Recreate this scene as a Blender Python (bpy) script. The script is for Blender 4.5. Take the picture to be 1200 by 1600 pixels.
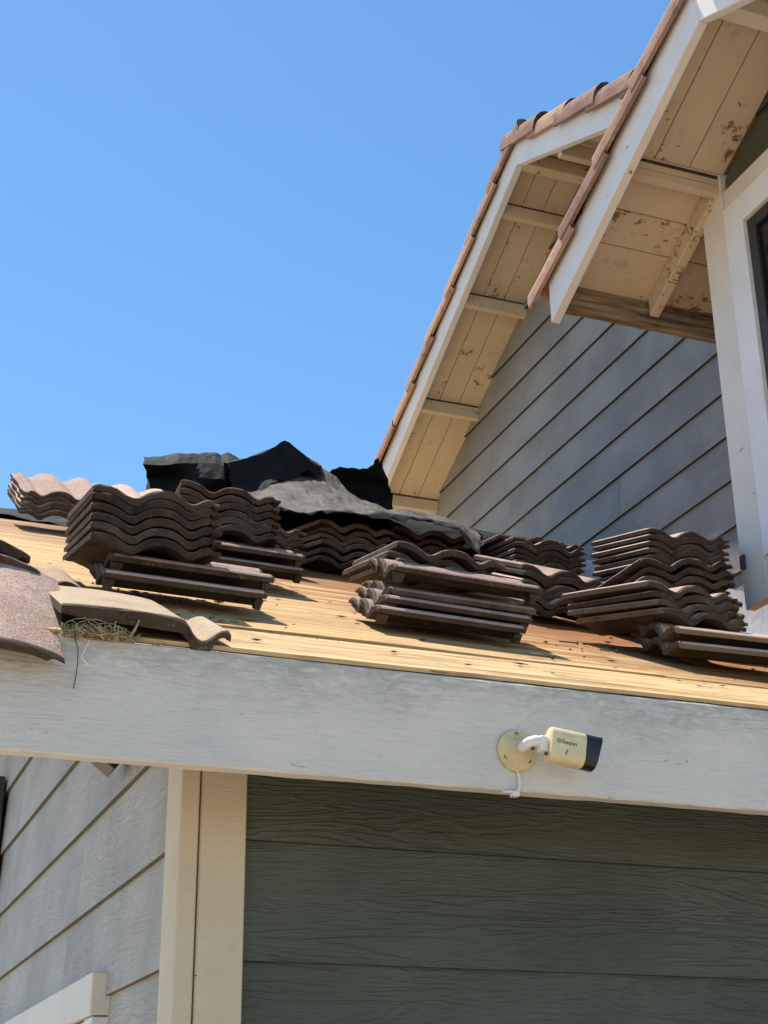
import bpy, bmesh, math, random
from mathutils import Vector, Matrix, noise
R_ = math.radians
random.seed(11)
for o in list(bpy.data.objects):
    bpy.data.objects.remove(o)
scene = bpy.context.scene
COL = scene.collection

# ------------------------------------------------------------------ camera
cam_d = bpy.data.cameras.new("camera")
cam = bpy.data.objects.new("camera", cam_d)
COL.objects.link(cam)
scene.camera = cam
cam_d.sensor_fit = 'VERTICAL'
cam_d.sensor_height = 36.0
cam_d.lens = 36.0 * 2350.0 / 1600.0
cam_d.clip_start = 0.05
cam_d.clip_end = 5000.0
PIT, YAW, ROL = R_(23.42), R_(21.5), R_(-0.67)
fwd = Vector((math.sin(YAW) * math.cos(PIT), math.cos(YAW) * math.cos(PIT), math.sin(PIT)))
rgt = Vector((math.cos(YAW), -math.sin(YAW), 0))
up = rgt.cross(fwd)
r2 = math.cos(ROL) * rgt + math.sin(ROL) * up
u2 = -math.sin(ROL) * rgt + math.cos(ROL) * up
M = Matrix((r2, u2, -fwd)).transposed().to_4x4()
M.translation = Vector((0, 0, 1.6))
cam.matrix_world = M

# ------------------------------------------------------------------ sky, sun, exposure
SUN_DIR = Vector((-0.165, 0.31, 0.93)).normalized()          # towards the sun
elev = math.asin(SUN_DIR.z)
azim = math.atan2(SUN_DIR.x, SUN_DIR.y)                     # from +Y towards +X
world = bpy.data.worlds.new("World")
scene.world = world
world.use_nodes = True
wn = world.node_tree
wn.nodes.clear()
sky = wn.nodes.new('ShaderNodeTexSky')
sky.sky_type = 'NISHITA'
sky.sun_disc = False
sky.sun_elevation = elev
sky.sun_rotation = azim
sky.altitude = 300
sky.air_density = 1.0
sky.dust_density = 0.15
sky.ozone_density = 2.2
bg = wn.nodes.new('ShaderNodeBackground')
bg.inputs['Strength'].default_value = 0.15
wo = wn.nodes.new('ShaderNodeOutputWorld')
hs = wn.nodes.new('ShaderNodeHueSaturation')
hs.inputs['Saturation'].default_value = 1.17
hs.inputs['Hue'].default_value = 0.494
wn.links.new(sky.outputs[0], hs.inputs['Color'])
wn.links.new(hs.outputs[0], bg.inputs[0])
wn.links.new(bg.outputs[0], wo.inputs[0])
sd = bpy.data.lights.new("sun", 'SUN')
sd.energy = 5.0
sd.angle = R_(0.53)
sd.color = (1.0, 0.95, 0.87)
sun = bpy.data.objects.new("sun", sd)
COL.objects.link(sun)
sun.rotation_euler = SUN_DIR.to_track_quat('Z', 'Y').to_euler()
sun.location = (0, 6, 20)
vs = scene.view_settings
vs.view_transform = 'Standard'
vs.look = 'None'
vs.exposure = 0.45
vs.gamma = 1.0
vs.use_curve_mapping = False
scene.cycles.max_bounces = 10
scene.cycles.diffuse_bounces = 6

# ------------------------------------------------------------------ materials
class G:
    """small helper to write node graphs"""
    def __init__(s, name):
        s.m = bpy.data.materials.new(name)
        s.m.use_nodes = True
        s.t = s.m.node_tree
        s.b = s.t.nodes['Principled BSDF']
    def n(s, typ, **kw):
        nd = s.t.nodes.new(typ)
        for k, v in kw.items():
            setattr(nd, k, v)
        return nd
    def put(s, sock, v):
        if hasattr(v, 'is_linked') or hasattr(v, 'links'):
            s.t.links.new(v, sock)
        else:
            if isinstance(v, tuple) and len(v) == 3 and sock.type == 'RGBA':
                v = (*v, 1)
            sock.default_value = v
    def coords(s, rand=7.0, scale=(1, 1, 1)):
        tc = s.n('ShaderNodeTexCoord')
        oi = s.n('ShaderNodeObjectInfo')
        mul = s.n('ShaderNodeVectorMath', operation='SCALE')
        comb = s.n('ShaderNodeCombineXYZ')
        for i in range(3):
            mm = s.math('MULTIPLY', oi.outputs['Random'], rand * (1.0, 1.7, 2.3)[i])
            s.put(comb.inputs[i], mm)
        add = s.n('ShaderNodeVectorMath', operation='ADD')
        s.put(add.inputs[0], tc.outputs['Object'])
        s.put(add.inputs[1], comb.outputs[0])
        s.rnd = oi.outputs['Random']
        s.obj = tc.outputs['Object']
        s.co = add.outputs[0]
        return s.co
    def scl(s, v, sc):
        m = s.n('ShaderNodeVectorMath', operation='MULTIPLY')
        s.put(m.inputs[0], v)
        m.inputs[1].default_value = sc
        return m.outputs[0]
    def noise(s, v, scale=5, detail=4, rough=0.55, dist=0.0, col=False):
        nd = s.n('ShaderNodeTexNoise')
        s.put(nd.inputs['Vector'], v)
        nd.inputs['Scale'].default_value = scale
        nd.inputs['Detail'].default_value = detail
        nd.inputs['Roughness'].default_value = rough
        nd.inputs['Distortion'].default_value = dist
        return nd.outputs['Color' if col else 'Fac']
    def math(s, op, a, b=0.0, c=None, clamp=False):
        nd = s.n('ShaderNodeMath', operation=op)
        nd.use_clamp = clamp
        s.put(nd.inputs[0], a)
        s.put(nd.inputs[1], b)
        if c is not None:
            s.put(nd.inputs[2], c)
        return nd.outputs[0]
    def ramp(s, v, lo, hi, a=0.0, b=1.0):
        nd = s.n('ShaderNodeMapRange', interpolation_type='SMOOTHSTEP')
        s.put(nd.inputs['Value'], v)
        nd.inputs['From Min'].default_value = lo
        nd.inputs['From Max'].default_value = hi
        nd.inputs['To Min'].default_value = a
        nd.inputs['To Max'].default_value = b
        return nd.outputs[0]
    def mix(s, f, a, b, mode='MIX'):
        nd = s.n('ShaderNodeMix', data_type='RGBA', blend_type=mode)
        s.put(nd.inputs[0], f)
        s.put(nd.inputs[6], a)
        s.put(nd.inputs[7], b)
        return nd.outputs[2]
    def sep(s, v):
        nd = s.n('ShaderNodeSeparateXYZ')
        s.put(nd.inputs[0], v)
        return nd.outputs
    def bump(s, h, strength=0.3, dist=0.01, prev=None):
        nd = s.n('ShaderNodeBump')
        nd.inputs['Strength'].default_value = strength
        nd.inputs['Distance'].default_value = dist
        s.put(nd.inputs['Height'], h)
        if prev is not None:
            s.put(nd.inputs['Normal'], prev)
        return nd.outputs[0]
    def out(s, col, rough=0.7, nrm=None, spec=0.3, metal=0.0):
        s.put(s.b.inputs['Base Color'], col)
        s.put(s.b.inputs['Roughness'], rough)
        s.b.inputs['Specular IOR Level'].default_value = spec
        s.b.inputs['Metallic'].default_value = metal
        if nrm is not None:
            s.put(s.b.inputs['Normal'], nrm)
        return s.m

def grain_height(g, stretch, rings=34.0):
    """embossed cathedral wood grain: contour lines of a stretched noise"""
    v = g.scl(g.co, stretch)
    n = g.noise(v, 1.0, 3, 0.55, 0.6)
    w = g.math('SINE', g.math('MULTIPLY', n, rings * 6.28))
    return g.ramp(w, -0.55, 0.75), n

def mat_siding(name, base, strength=0.6):
    g = G(name)
    g.coords(9.0)
    h, n = grain_height(g, (1.3, 1.3, 9.5), 15.0)
    fine = g.noise(g.scl(g.co, (14, 14, 170)), 1.0, 3, 0.6)
    mask = g.ramp(g.noise(g.scl(g.co, (1.3, 1.3, 4)), 1.0, 3, 0.6), 0.38, 0.62, 0.12, 0.6)
    mid = g.noise(g.scl(g.co, (5, 5, 75)), 1.0, 4, 0.65, 0.7)
    hh = g.math('ADD', g.math('MULTIPLY', h, mask), g.math('ADD', g.math('MULTIPLY', fine, 0.7), g.math('MULTIPLY', mid, 0.9)))
    blot = g.noise(g.co, 2.2, 4, 0.6)
    dirt = g.noise(g.scl(g.co, (9, 9, 2.0)), 1.0, 4, 0.65)
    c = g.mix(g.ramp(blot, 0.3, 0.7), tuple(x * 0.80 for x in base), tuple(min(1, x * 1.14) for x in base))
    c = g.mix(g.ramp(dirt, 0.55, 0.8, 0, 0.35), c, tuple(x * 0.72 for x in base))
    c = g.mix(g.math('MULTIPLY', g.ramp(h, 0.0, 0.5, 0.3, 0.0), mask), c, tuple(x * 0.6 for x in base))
    spots = g.noise(g.co, 26, 2, 0.5)
    c = g.mix(g.ramp(spots, 0.755, 0.79, 0, 0.7), c, (0.035, 0.03, 0.026))
    return g.out(c, 0.62, g.bump(hh, strength, 0.004), 0.35)

def mat_trim(name, base, wear=0.0, grain=(1.2, 1.2, 9), dirt=(0.30, 0.25, 0.18), wood=(0.26, 0.16, 0.085), bump=0.35, peel_scale=9.0):
    """weathered house paint on timber: dirt in the grain, flaked spots of bare wood"""
    g = G(name)
    g.coords(5.0)
    fine = g.noise(g.scl(g.co, tuple(x * 14 for x in grain)), 1.0, 4, 0.65)
    blot = g.noise(g.co, 4.0, 5, 0.65)
    c = g.mix(g.ramp(blot, 0.35, 0.72, 0, 0.55), base, tuple(b * 0.80 + d * 0.08 for b, d in zip(base, dirt)))
    st = g.noise(g.co, 7.5, 6, 0.72, 0.5)
    c = g.mix(g.ramp(st, 0.56, 0.72, 0, min(0.6, wear * 1.1)), c, tuple(b * 0.55 for b in base))
    c = g.mix(g.ramp(fine, 0.62, 0.80, 0, 0.35), c, tuple(b * 0.45 for b in base))
    pv = g.noise(g.scl(g.co, tuple(math.sqrt(x) for x in grain)), peel_scale, 6, 0.72, 0.4)
    big = g.noise(g.co, 2.7, 2, 0.5)
    pm = g.math('ADD', pv, g.math('MULTIPLY', g.math('SUBTRACT', big, 0.5), 0.55))
    lo = 0.76 - wear * 0.2
    peel = g.ramp(pm, lo, lo + 0.025)
    wc = g.mix(fine, tuple(x * 0.45 for x in wood), tuple(x * 1.25 for x in wood))
    c = g.mix(peel, c, wc)
    hh = g.math('SUBTRACT', g.math('MULTIPLY', fine, 0.6), g.math('MULTIPLY', peel, 0.5))
    return g.out(c, 0.6, g.bump(hh, bump, 0.004), 0.3)

def mat_fascia():
    g = G("fascia_paint")
    g.coords(0.0)
    h, n = grain_height(g, (1.1, 1.1, 12.0), 13.0)
    fine = g.noise(g.scl(g.co, (26, 26, 190)), 1.0, 4, 0.65)
    crac = g.noise(g.scl(g.co, (16, 16, 60)), 1.0, 5, 0.7, 1.4)
    base = (0.71, 0.665, 0.585)
    blot = g.noise(g.co, 3.4, 4, 0.6)
    c = g.mix(g.ramp(blot, 0.36, 0.7), base, (0.63, 0.605, 0.55))
    z = g.sep(g.obj)[2]
    # weather-worn upper edge where the tiles used to drip: ragged, broken by noise
    edge = g.noise(g.scl(g.co, (4.5, 4.5, 7)), 1.0, 5, 0.7)
    top = g.ramp(g.math('ADD', z, g.math('MULTIPLY', g.math('SUBTRACT', edge, 0.5), 0.30)), 2.43, 2.60)
    worn = g.math('MULTIPLY', top, g.ramp(crac, 0.30, 0.62))
    c = g.mix(g.math('MULTIPLY', worn, 0.6), c, (0.30, 0.28, 0.24))
    c = g.mix(g.ramp(crac, 0.655, 0.70, 0, 0.7), c, (0.20, 0.18, 0.15))
    c = g.mix(g.ramp(fine, 0.62, 0.8, 0, 0.4), c, (0.34, 0.33, 0.30))
    hh = g.math('ADD', g.math('MULTIPLY', h, 0.16), g.math('ADD', g.math('MULTIPLY', fine, 0.6), g.math('MULTIPLY', crac, 0.9)))
    return g.out(c, 0.62, g.bump(hh, 0.75, 0.004), 0.3)

def mat_deck(name, base, stain=0.0, grain=(1.1, 26, 26)):
    g = G(name)
    g.coords(6.0)
    gr = g.noise(g.scl(g.co, grain), 1.0, 5, 0.62, 0.5)
    fine = g.noise(g.scl(g.co, (grain[0] * 3, grain[1] * 5, grain[2] * 5)), 1.0, 3, 0.6)
    blot = g.noise(g.scl(g.co, (1.2, 3, 3)), 1.6, 4, 0.6)
    lite = tuple(min(0.9, x * 1.12) for x in base)
    dark = (base[0] * 0.72, base[1] * 0.58, base[2] * 0.44)
    c = g.mix(g.ramp(gr, 0.42, 0.72), lite, dark)
    c = g.mix(g.ramp(fine, 0.6, 0.82, 0, 0.5), c, dark)
    c = g.mix(g.ramp(blot, 0.5, 0.8, 0, 0.55), c, (base[0] * 0.85, base[1] * 0.66, base[2] * 0.45))
    if stain:
        # old water stain near the wall side, red-brown, running with the grain
        x = g.sep(g.obj)
        sx = g.noise(g.scl(g.co, (1.2, 11, 11)), 1.0, 5, 0.7)
        m = g.math('ADD', g.math('MULTIPLY', x[0], 0.55), g.math('MULTIPLY', g.math('SUBTRACT', sx, 0.5), 2.0))
        m = g.math('ADD', m, g.math('MULTIPLY', x[1], 0.35))
        c = g.mix(g.ramp(m, 2.1, 2.65, 0, stain), c, (0.27, 0.098, 0.026))
    weath = g.noise(g.scl(g.co, (2.2, 7, 7)), 1.0, 6, 0.72, 0.8)
    c = g.mix(g.ramp(weath, 0.46, 0.62, 0, 0.7), c, (0.37, 0.225, 0.115))
    crack = g.noise(g.scl(g.co, (3.0, 95, 95)), 1.0, 3, 0.6)
    c = g.mix(g.ramp(crack, 0.655, 0.70, 0, 0.85), c, (0.075, 0.042, 0.022))
    knots = g.noise(g.scl(g.co, (5, 20, 20)), 1.0, 2, 0.5)
    c = g.mix(g.ramp(knots, 0.70, 0.76, 0, 0.85), c, (0.10, 0.055, 0.03))
    hh = g.math('SUBTRACT', g.math('ADD', gr, g.math('MULTIPLY', fine, 0.5)), g.ramp(crack, 0.62, 0.70))
    return g.out(c, 0.76, g.bump(hh, 0.8, 0.005), 0.15)

def mat_beam():
    g = G("weathered_beam")
    g.coords(2.0)
    s1 = g.noise(g.scl(g.co, (2.2, 40, 40)), 1.0, 5, 0.65, 0.4)
    s2 = g.noise(g.scl(g.co, (3.0, 9, 9)), 1.0, 4, 0.7)
    c = g.mix(g.ramp(s1, 0.35, 0.68), (0.40, 0.31, 0.20), (0.14, 0.095, 0.055))
    c = g.mix(g.ramp(s2, 0.50, 0.66, 0, 0.85), c, (0.055, 0.04, 0.026))
    return g.out(c, 0.8, g.bump(s1, 0.8, 0.004), 0.15)

def mat_tile(name, base, coat, speck=0.5, gs=420, grimy=0.7):
    g = G(name)
    g.coords(8.0)
    gran = g.noise(g.co, gs, 2, 0.6)
    gran2 = g.noise(g.co, gs * 1.6, 1, 0.5)
    blot = g.noise(g.co, 9, 5, 0.65)
    big = g.noise(g.co, 3.0, 2, 0.5)
    hsv = g.n('ShaderNodeHueSaturation')
    hsv.inputs['Color'].default_value = (*base, 1)
    g.put(hsv.inputs['Value'], g.ramp(g.rnd, 0, 1, 0.6, 1.35))
    g.put(hsv.inputs['Hue'], g.ramp(g.rnd, 0, 1, 0.49, 0.51))
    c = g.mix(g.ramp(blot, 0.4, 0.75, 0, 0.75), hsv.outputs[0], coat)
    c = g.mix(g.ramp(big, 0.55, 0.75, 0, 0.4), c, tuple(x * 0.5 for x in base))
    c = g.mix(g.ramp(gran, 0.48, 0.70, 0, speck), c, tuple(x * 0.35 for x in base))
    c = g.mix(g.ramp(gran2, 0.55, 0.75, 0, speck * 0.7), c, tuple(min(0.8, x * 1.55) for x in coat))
    lich = g.noise(g.co, 38, 5, 0.75, 0.6)
    c = g.mix(g.ramp(lich, 0.60, 0.70, 0, 0.55), c, tuple(min(.7, x * 1.7 + .03) for x in coat))
    grim = g.noise(g.scl(g.co, (1, 1, 1)), 17, 5, 0.75)
    c = g.mix(g.ramp(grim, 0.54, 0.68, 0, grimy), c, tuple(x * 0.28 for x in base))
    hh = g.math('ADD', g.math('MULTIPLY', gran, 0.7), g.math('ADD', g.math('MULTIPLY', blot, 1.2), g.math('MULTIPLY', lich, 1.0)))
    return g.out(c, 0.88, g.bump(hh, 0.7, 0.004), 0.12)

def mat_plain(name, col, rough=0.6, spec=0.4, var=0.12, scale=30, metal=0.0, bump=0.12):
    g = G(name)
    g.coords(3.0)
    n = g.noise(g.co, scale, 4, 0.6)
    c = g.mix(g.ramp(n, 0.3, 0.7), tuple(x * (1 - var) for x in col), tuple(min(1, x * (1 + var)) for x in col))
    return g.out(c, rough, g.bump(n, bump, 0.002), spec, metal)

def mat_felt(name, col, dust, amt):
    g = G(name)
    g.coords(3.0)
    w = g.noise(g.co, 9, 6, 0.7)
    f = g.noise(g.co, 260, 2, 0.6)
    c = g.mix(g.ramp(w, 0.3, 0.72, 0, amt), col, dust)
    c = g.mix(g.ramp(f, 0.5, 0.8, 0, 0.4), c, tuple(x * 1.3 for x in dust))
    return g.out(c, 0.75, g.bump(g.math('ADD', w, g.math('MULTIPLY', f, 0.3)), 0.7, 0.012), 0.14)

def mat_glass():
    g = G("window_glass")
    return g.out((0.012, 0.014, 0.017), 0.06, None, 0.5)

def mat_ground():
    g = G("ground_concrete")
    g.coords(0.0)
    n = g.noise(g.co, 0.35, 5, 0.6)
    f = g.noise(g.co, 14, 4, 0.6)
    c = g.mix(g.ramp(n, 0.35, 0.7), (0.42, 0.335, 0.235), (0.34, 0.265, 0.18))
    c = g.mix(g.ramp(f, 0.5, 0.8, 0, 0.3), c, (0.25, 0.19, 0.13))
    return g.out(c, 0.9, g.bump(f, 0.3, 0.01), 0.15)

MT = dict(
    siding=mat_siding("siding_grey_shaded", (0.092, 0.102, 0.079), 0.9),  # the one house paint, darkened for the shaded front wall
    siding_up=mat_siding("siding_grey_faded_lit", (0.262, 0.252, 0.228), 0.45),  # same house paint, weathered, and lightened for the open skylight
    siding_side=mat_siding("siding_grey_lit", (0.43, 0.405, 0.36)),  # same house paint again, lightened for the brighter-lit side wall
    trim=mat_trim("trim_cream", (0.74, 0.70, 0.62), 0.18),
    trim_v=mat_trim("trim_cream_upright", (0.66, 0.56, 0.405), 0.15, grain=(2, 2, 22), bump=0.5),
    barge=mat_trim("barge_white", (0.78, 0.765, 0.735), 0.10),
    soffit=mat_trim("soffit_cream", (0.62, 0.515, 0.37), 0.53, grain=(3, 3, 3), peel_scale=11),
    soffit_worn=mat_trim("soffit_cream_worn", (0.63, 0.515, 0.36), 0.72, grain=(2, 9, 9), peel_scale=10),
    old_beam=mat_beam(),
    casing=mat_trim("casing_white", (0.80, 0.79, 0.77), 0.0),
    fascia=mat_fascia(),
    deck=mat_deck("pine_board", (0.60, 0.425, 0.215)),
    ply=mat_deck("plywood", (0.585, 0.375, 0.165), 0.95),
    under=mat_plain("deck_underside", (0.30, 0.22, 0.13)),
    lap_edge=mat_plain("lap_edge_shade_grime", (0.032, 0.032, 0.022)),  # bare dirty wood and the shadow under each lap in one dark colour
    lap_edge_side=mat_plain("lap_edge_side_shade_grime", (0.12, 0.105, 0.065)),
    gap_shade=mat_plain("gap_shade_line", (0.045, 0.035, 0.022)),  # dark colour painted in for the shadow gap over the lookouts
    backing=mat_plain("wall_backing", (0.10, 0.10, 0.095)),
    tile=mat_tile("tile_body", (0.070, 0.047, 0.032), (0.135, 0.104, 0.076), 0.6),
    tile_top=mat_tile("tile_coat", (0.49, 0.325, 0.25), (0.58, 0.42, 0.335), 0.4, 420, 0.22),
    rake=mat_tile("rake_tile_coat", (0.43, 0.25, 0.175), (0.47, 0.31, 0.23), 0.4),
    tile_edge=mat_tile("tile_worn_edge", (0.155, 0.115, 0.083), (0.225, 0.175, 0.13), 0.5),
    eave_top=mat_tile("eave_tile_coat", (0.47, 0.34, 0.22), (0.58, 0.44, 0.295), 0.45, 300, 0.3),
    granular=mat_tile("granular_tile", (0.53, 0.345, 0.255), (0.62, 0.465, 0.365), 0.9, 200, 0.15),
    felt=mat_felt("felt_black", (0.010, 0.011, 0.012), (0.017, 0.017, 0.017), 0.7),
    felt_top=mat_felt("felt_dusty", (0.055, 0.050, 0.043), (0.17, 0.148, 0.118), 0.9),
    cam_white=mat_plain("yellowed_plastic", (0.70, 0.60, 0.34), 0.4, 0.5, 0.10, 18, bump=0.02),
    cam_arm=mat_plain("white_plastic", (0.76, 0.74, 0.68), 0.35, 0.5, 0.05, 18, bump=0.02),
    cam_disc=mat_plain("aged_plastic", (0.66, 0.53, 0.28), 0.45, 0.45, 0.16, 24, bump=0.02),
    black=mat_plain("black_plastic", (0.012, 0.013, 0.016), 0.35, 0.5, 0.1),
    ink=mat_plain("print_ink", (0.05, 0.045, 0.03), 0.6),
    dark_metal=mat_plain("dark_metal", (0.03, 0.032, 0.033), 0.5, 0.5, 0.2),
    dark_wood=mat_trim("dark_stained_board", (0.045, 0.05, 0.05), 0.0, grain=(2, 2, 3)),
    rust=mat_plain("rusty_steel", (0.09, 0.05, 0.03), 0.7, 0.4, 0.3, 200),
    straw=mat_plain("dry_straw", (0.40, 0.30, 0.17), 0.8, 0.2, 0.35, 60),
    white_wire=mat_plain("white_wire", (0.8, 0.78, 0.74), 0.5),
    flash=mat_plain("metal_flashing", (0.55, 0.55, 0.54), 0.45, 0.5, 0.15, 40),
    chip=mat_tile("batten_chip", (0.16, 0.09, 0.06), (0.2, 0.12, 0.08)),
    glass=mat_glass(),
    frame=mat_plain("dark_window_frame", (0.035, 0.033, 0.03), 0.45),
    ground=mat_ground(),
)

# ------------------------------------------------------------------ mesh helpers
def mesh(name, verts, faces, mats, smooth=False, mi=None):
    me = bpy.data.meshes.new(name)
    me.from_pydata([tuple(v) for v in verts], [], faces)
    for m in (mats if isinstance(mats, (list, tuple)) else [mats]):
        me.materials.append(MT[m] if isinstance(m, str) else m)
    if mi is not None:
        me.polygons.foreach_set('material_index', mi)
    if smooth:
        me.polygons.foreach_set('use_smooth', [True] * len(me.polygons))
    me.update()
    return me

def link(name, me, parent=None, mw=None):
    o = bpy.data.objects.new(name, me)
    COL.objects.link(o)
    if parent is not None:
        o.parent = parent
        off = Vector((0, 0, 0))
        p = parent
        while p is not None:
            off += p.location
            p = p.parent
        o.location = -off                      # mesh data stays in world metres
    if mw is not None:
        if parent is not None:
            o.matrix_local = Matrix.Translation(-off) @ mw
        else:
            o.matrix_world = mw
    return o

def tag(o, label, cat, group=None, kind=None):
    if label: o['label'] = label
    if cat: o['category'] = cat
    if group: o['group'] = group
    if kind: o['kind'] = kind
    return o

def empty(name, loc):
    o = bpy.data.objects.new(name, None)
    o.empty_display_size = 0.1
    o.location = loc
    COL.objects.link(o)
    return o

BOXF = [(0, 3, 2, 1), (4, 5, 6, 7), (0, 1, 5, 4), (1, 2, 6, 5), (2, 3, 7, 6), (3, 0, 4, 7)]
def hexa(name, v8, mat, parent=None, bevel=0.0, seg=1):
    """eight corners: bottom ring then top ring (ccw from above)"""
    me = mesh(name, v8, BOXF, mat)
    bm = bmesh.new()
    bm.from_mesh(me)
    bmesh.ops.recalc_face_normals(bm, faces=bm.faces)
    if bevel:
        bmesh.ops.bevel(bm, geom=list(bm.edges), offset=bevel, segments=seg, affect='EDGES', profile=0.6)
    bm.to_mesh(me)
    bm.free()
    return link(name, me, parent)

def box(name, x0, x1, y0, y1, z0, z1, mat, parent=None, bevel=0.003):
    return hexa(name, [(x0, y0, z0), (x1, y0, z0), (x1, y1, z0), (x0, y1, z0), (x0, y0, z1), (x1, y0, z1), (x1, y1, z1), (x0, y1, z1)], mat, parent, bevel)

def tube_data(pts, r, k=8, closed_ends=True, r_end=None):
    vs, fs = [], []
    pts = [Vector(p) for p in pts]
    n = len(pts)
    for i, p in enumerate(pts):
        d = (pts[min(i + 1, n - 1)] - pts[max(i - 1, 0)]).normalized()
        a = d.orthogonal().normalized() if i == 0 else (a - d * a.dot(d)).normalized()
        b = d.cross(a)
        rr = r if r_end is None else r + (r_end - r) * i / (n - 1)
        for j in range(k):
            t = 2 * math.pi * j / k
            vs.append(p + rr * (math.cos(t) * a + math.sin(t) * b))
    for i in range(n - 1):
        for j in range(k):
            fs.append((i * k + j, i * k + (j + 1) % k, (i + 1) * k + (j + 1) % k, (i + 1) * k + j))
    if closed_ends:
        fs.append(tuple(range(k - 1, -1, -1)))
        fs.append(tuple((n - 1) * k + j for j in range(k)))
    return vs, fs

def tube(name, pts, r, mat, parent=None, k=8, r_end=None):
    v, f = tube_data(pts, r, k, True, r_end)
    return link(name, mesh(name, v, f, mat, True), parent)

# ------------------------------------------------------------------ ground
g_ = link('ground', mesh('ground', [(-1500, -1500, 0), (1500, -1500, 0), (1500, 1500, 0), (-1500, 1500, 0)], [(0, 1, 2, 3)], 'ground'))
g_['kind'] = 'structure'

# ------------------------------------------------------------------ house
house = empty('house', (0.83, 3.3, 0))
tag(house, 'grey clapboard house with cream trim and a half-stripped garage roof', 'house')

ROOF_T, ROOF_Z, EAVE_Y, RIDGE_Y = 0.485, 2.59, 2.9, 6.6
def deck_z(y):
    return ROOF_Z + ROOF_T * (y - EAVE_Y)

def rough_beam(name, x0, x1, y0, y1, z0, z1, mat, parent, n=90, jit=0.0022, seed=0):
    """long timber along x with slightly uneven arrises"""
    vs, fs = [], []
    c = 0.004
    sec = [(y0, z0 + c), (y0 + c, z0), (y1 - c, z0), (y1, z0 + c), (y1, z1 - c), (y1 - c, z1), (y0 + c, z1), (y0, z1 - c)]
    k = len(sec)
    for i in range(n + 1):
        x = x0 + (x1 - x0) * i / n
        for j, (y, z) in enumerate(sec):
            q = noise.noise(Vector((x * 9, j * 3.1 + seed, 1.3))) + 0.6 * noise.noise(Vector((x * 31, j * 5.1 + seed, 4.3)))
            vs.append((x, y + jit * 0.5 * q, z + jit * q))
    for i in range(n):
        for j in range(k):
            a, b = i * k + j, i * k + (j + 1) % k
            fs.append((a, b, b + k, a + k))
    fs.append(tuple(range(k)))
    fs.append(tuple(n * k + j for j in range(k - 1, -1, -1)))
    me = mesh(name, vs, fs, mat)
    bm = bmesh.new(); bm.from_mesh(me)
    bmesh.ops.recalc_face_normals(bm, faces=bm.faces)
    bm.to_mesh(me); bm.free()
    return link(name, me, parent)

def lap_paint(o, mat):
    """the unpainted, dirty underside of a lap board, darkened as gap shadow too"""
    o.data.materials.append(MT['lap_edge_side' if mat == 'siding_side' else 'lap_edge'])
    for f in o.data.polygons:
        if f.normal.z < -.8:
            f.material_index = 1
    return o
def lap_x(parent, c, z0, z1, a0, b0, a1, b1, mat):
    """one lap board on a wall facing -X; (a0,b0) y-range at its lower edge, (a1,b1) at its upper"""
    return lap_paint(hexa('siding_board', [(c - .018, a0, z0), (c, a0, z0), (c, b0, z0), (c - .018, b0, z0),
                                 (c - .004, a1, z1), (c, a1, z1), (c, b1, z1), (c - .004, b1, z1)], mat, parent), mat)
def lap_y(parent, c, z0, z1, a, b, mat):
    return lap_paint(hexa('siding_board', [(a, c - .018, z0), (b, c - .018, z0), (b, c, z0), (a, c, z0),
                                 (a, c - .004, z1), (b, c - .004, z1), (b, c, z1), (a, c, z1)], mat, parent), mat)

# --- front wall under the eave
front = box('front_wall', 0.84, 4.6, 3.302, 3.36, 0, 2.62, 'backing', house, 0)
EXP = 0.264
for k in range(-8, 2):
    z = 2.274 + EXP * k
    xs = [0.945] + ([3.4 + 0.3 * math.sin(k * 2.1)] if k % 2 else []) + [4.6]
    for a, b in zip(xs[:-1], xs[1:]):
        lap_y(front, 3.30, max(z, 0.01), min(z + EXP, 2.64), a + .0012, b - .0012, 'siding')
# --- side wall (faces left)
side = hexa('side_wall', [(0.832, 3.36, 0), (0.9, 3.36, 0), (0.9, 8.2, 0), (0.832, 8.2, 0),
                          (0.832, 3.36, 2.72), (0.9, 3.36, 2.72), (0.9, 8.2, 3.75), (0.832, 8.2, 3.75)], 'backing', house)
side_j = {0: [4.6], 1: [5.05], -1: [4.78], 2: [6.0], 3: [6.9], -2: [5.6]}
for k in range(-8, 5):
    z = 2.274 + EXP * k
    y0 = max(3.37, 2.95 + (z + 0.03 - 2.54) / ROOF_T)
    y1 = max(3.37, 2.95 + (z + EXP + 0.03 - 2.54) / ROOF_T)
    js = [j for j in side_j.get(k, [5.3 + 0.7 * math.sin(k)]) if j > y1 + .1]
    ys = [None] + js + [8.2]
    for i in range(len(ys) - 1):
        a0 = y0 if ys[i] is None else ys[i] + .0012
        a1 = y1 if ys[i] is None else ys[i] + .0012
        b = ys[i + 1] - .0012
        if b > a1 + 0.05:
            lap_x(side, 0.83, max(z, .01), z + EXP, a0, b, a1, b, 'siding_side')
# --- corner post: two cream boards
cp = box('corner_post', 0.838, 0.944, 3.262, 3.30, 0, 2.70, 'trim_v', house, 0.003)
box('corner_board', 0.79, 0.833, 3.258, 3.392, 0, 2.70, 'trim_v', cp, 0.003)
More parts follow.
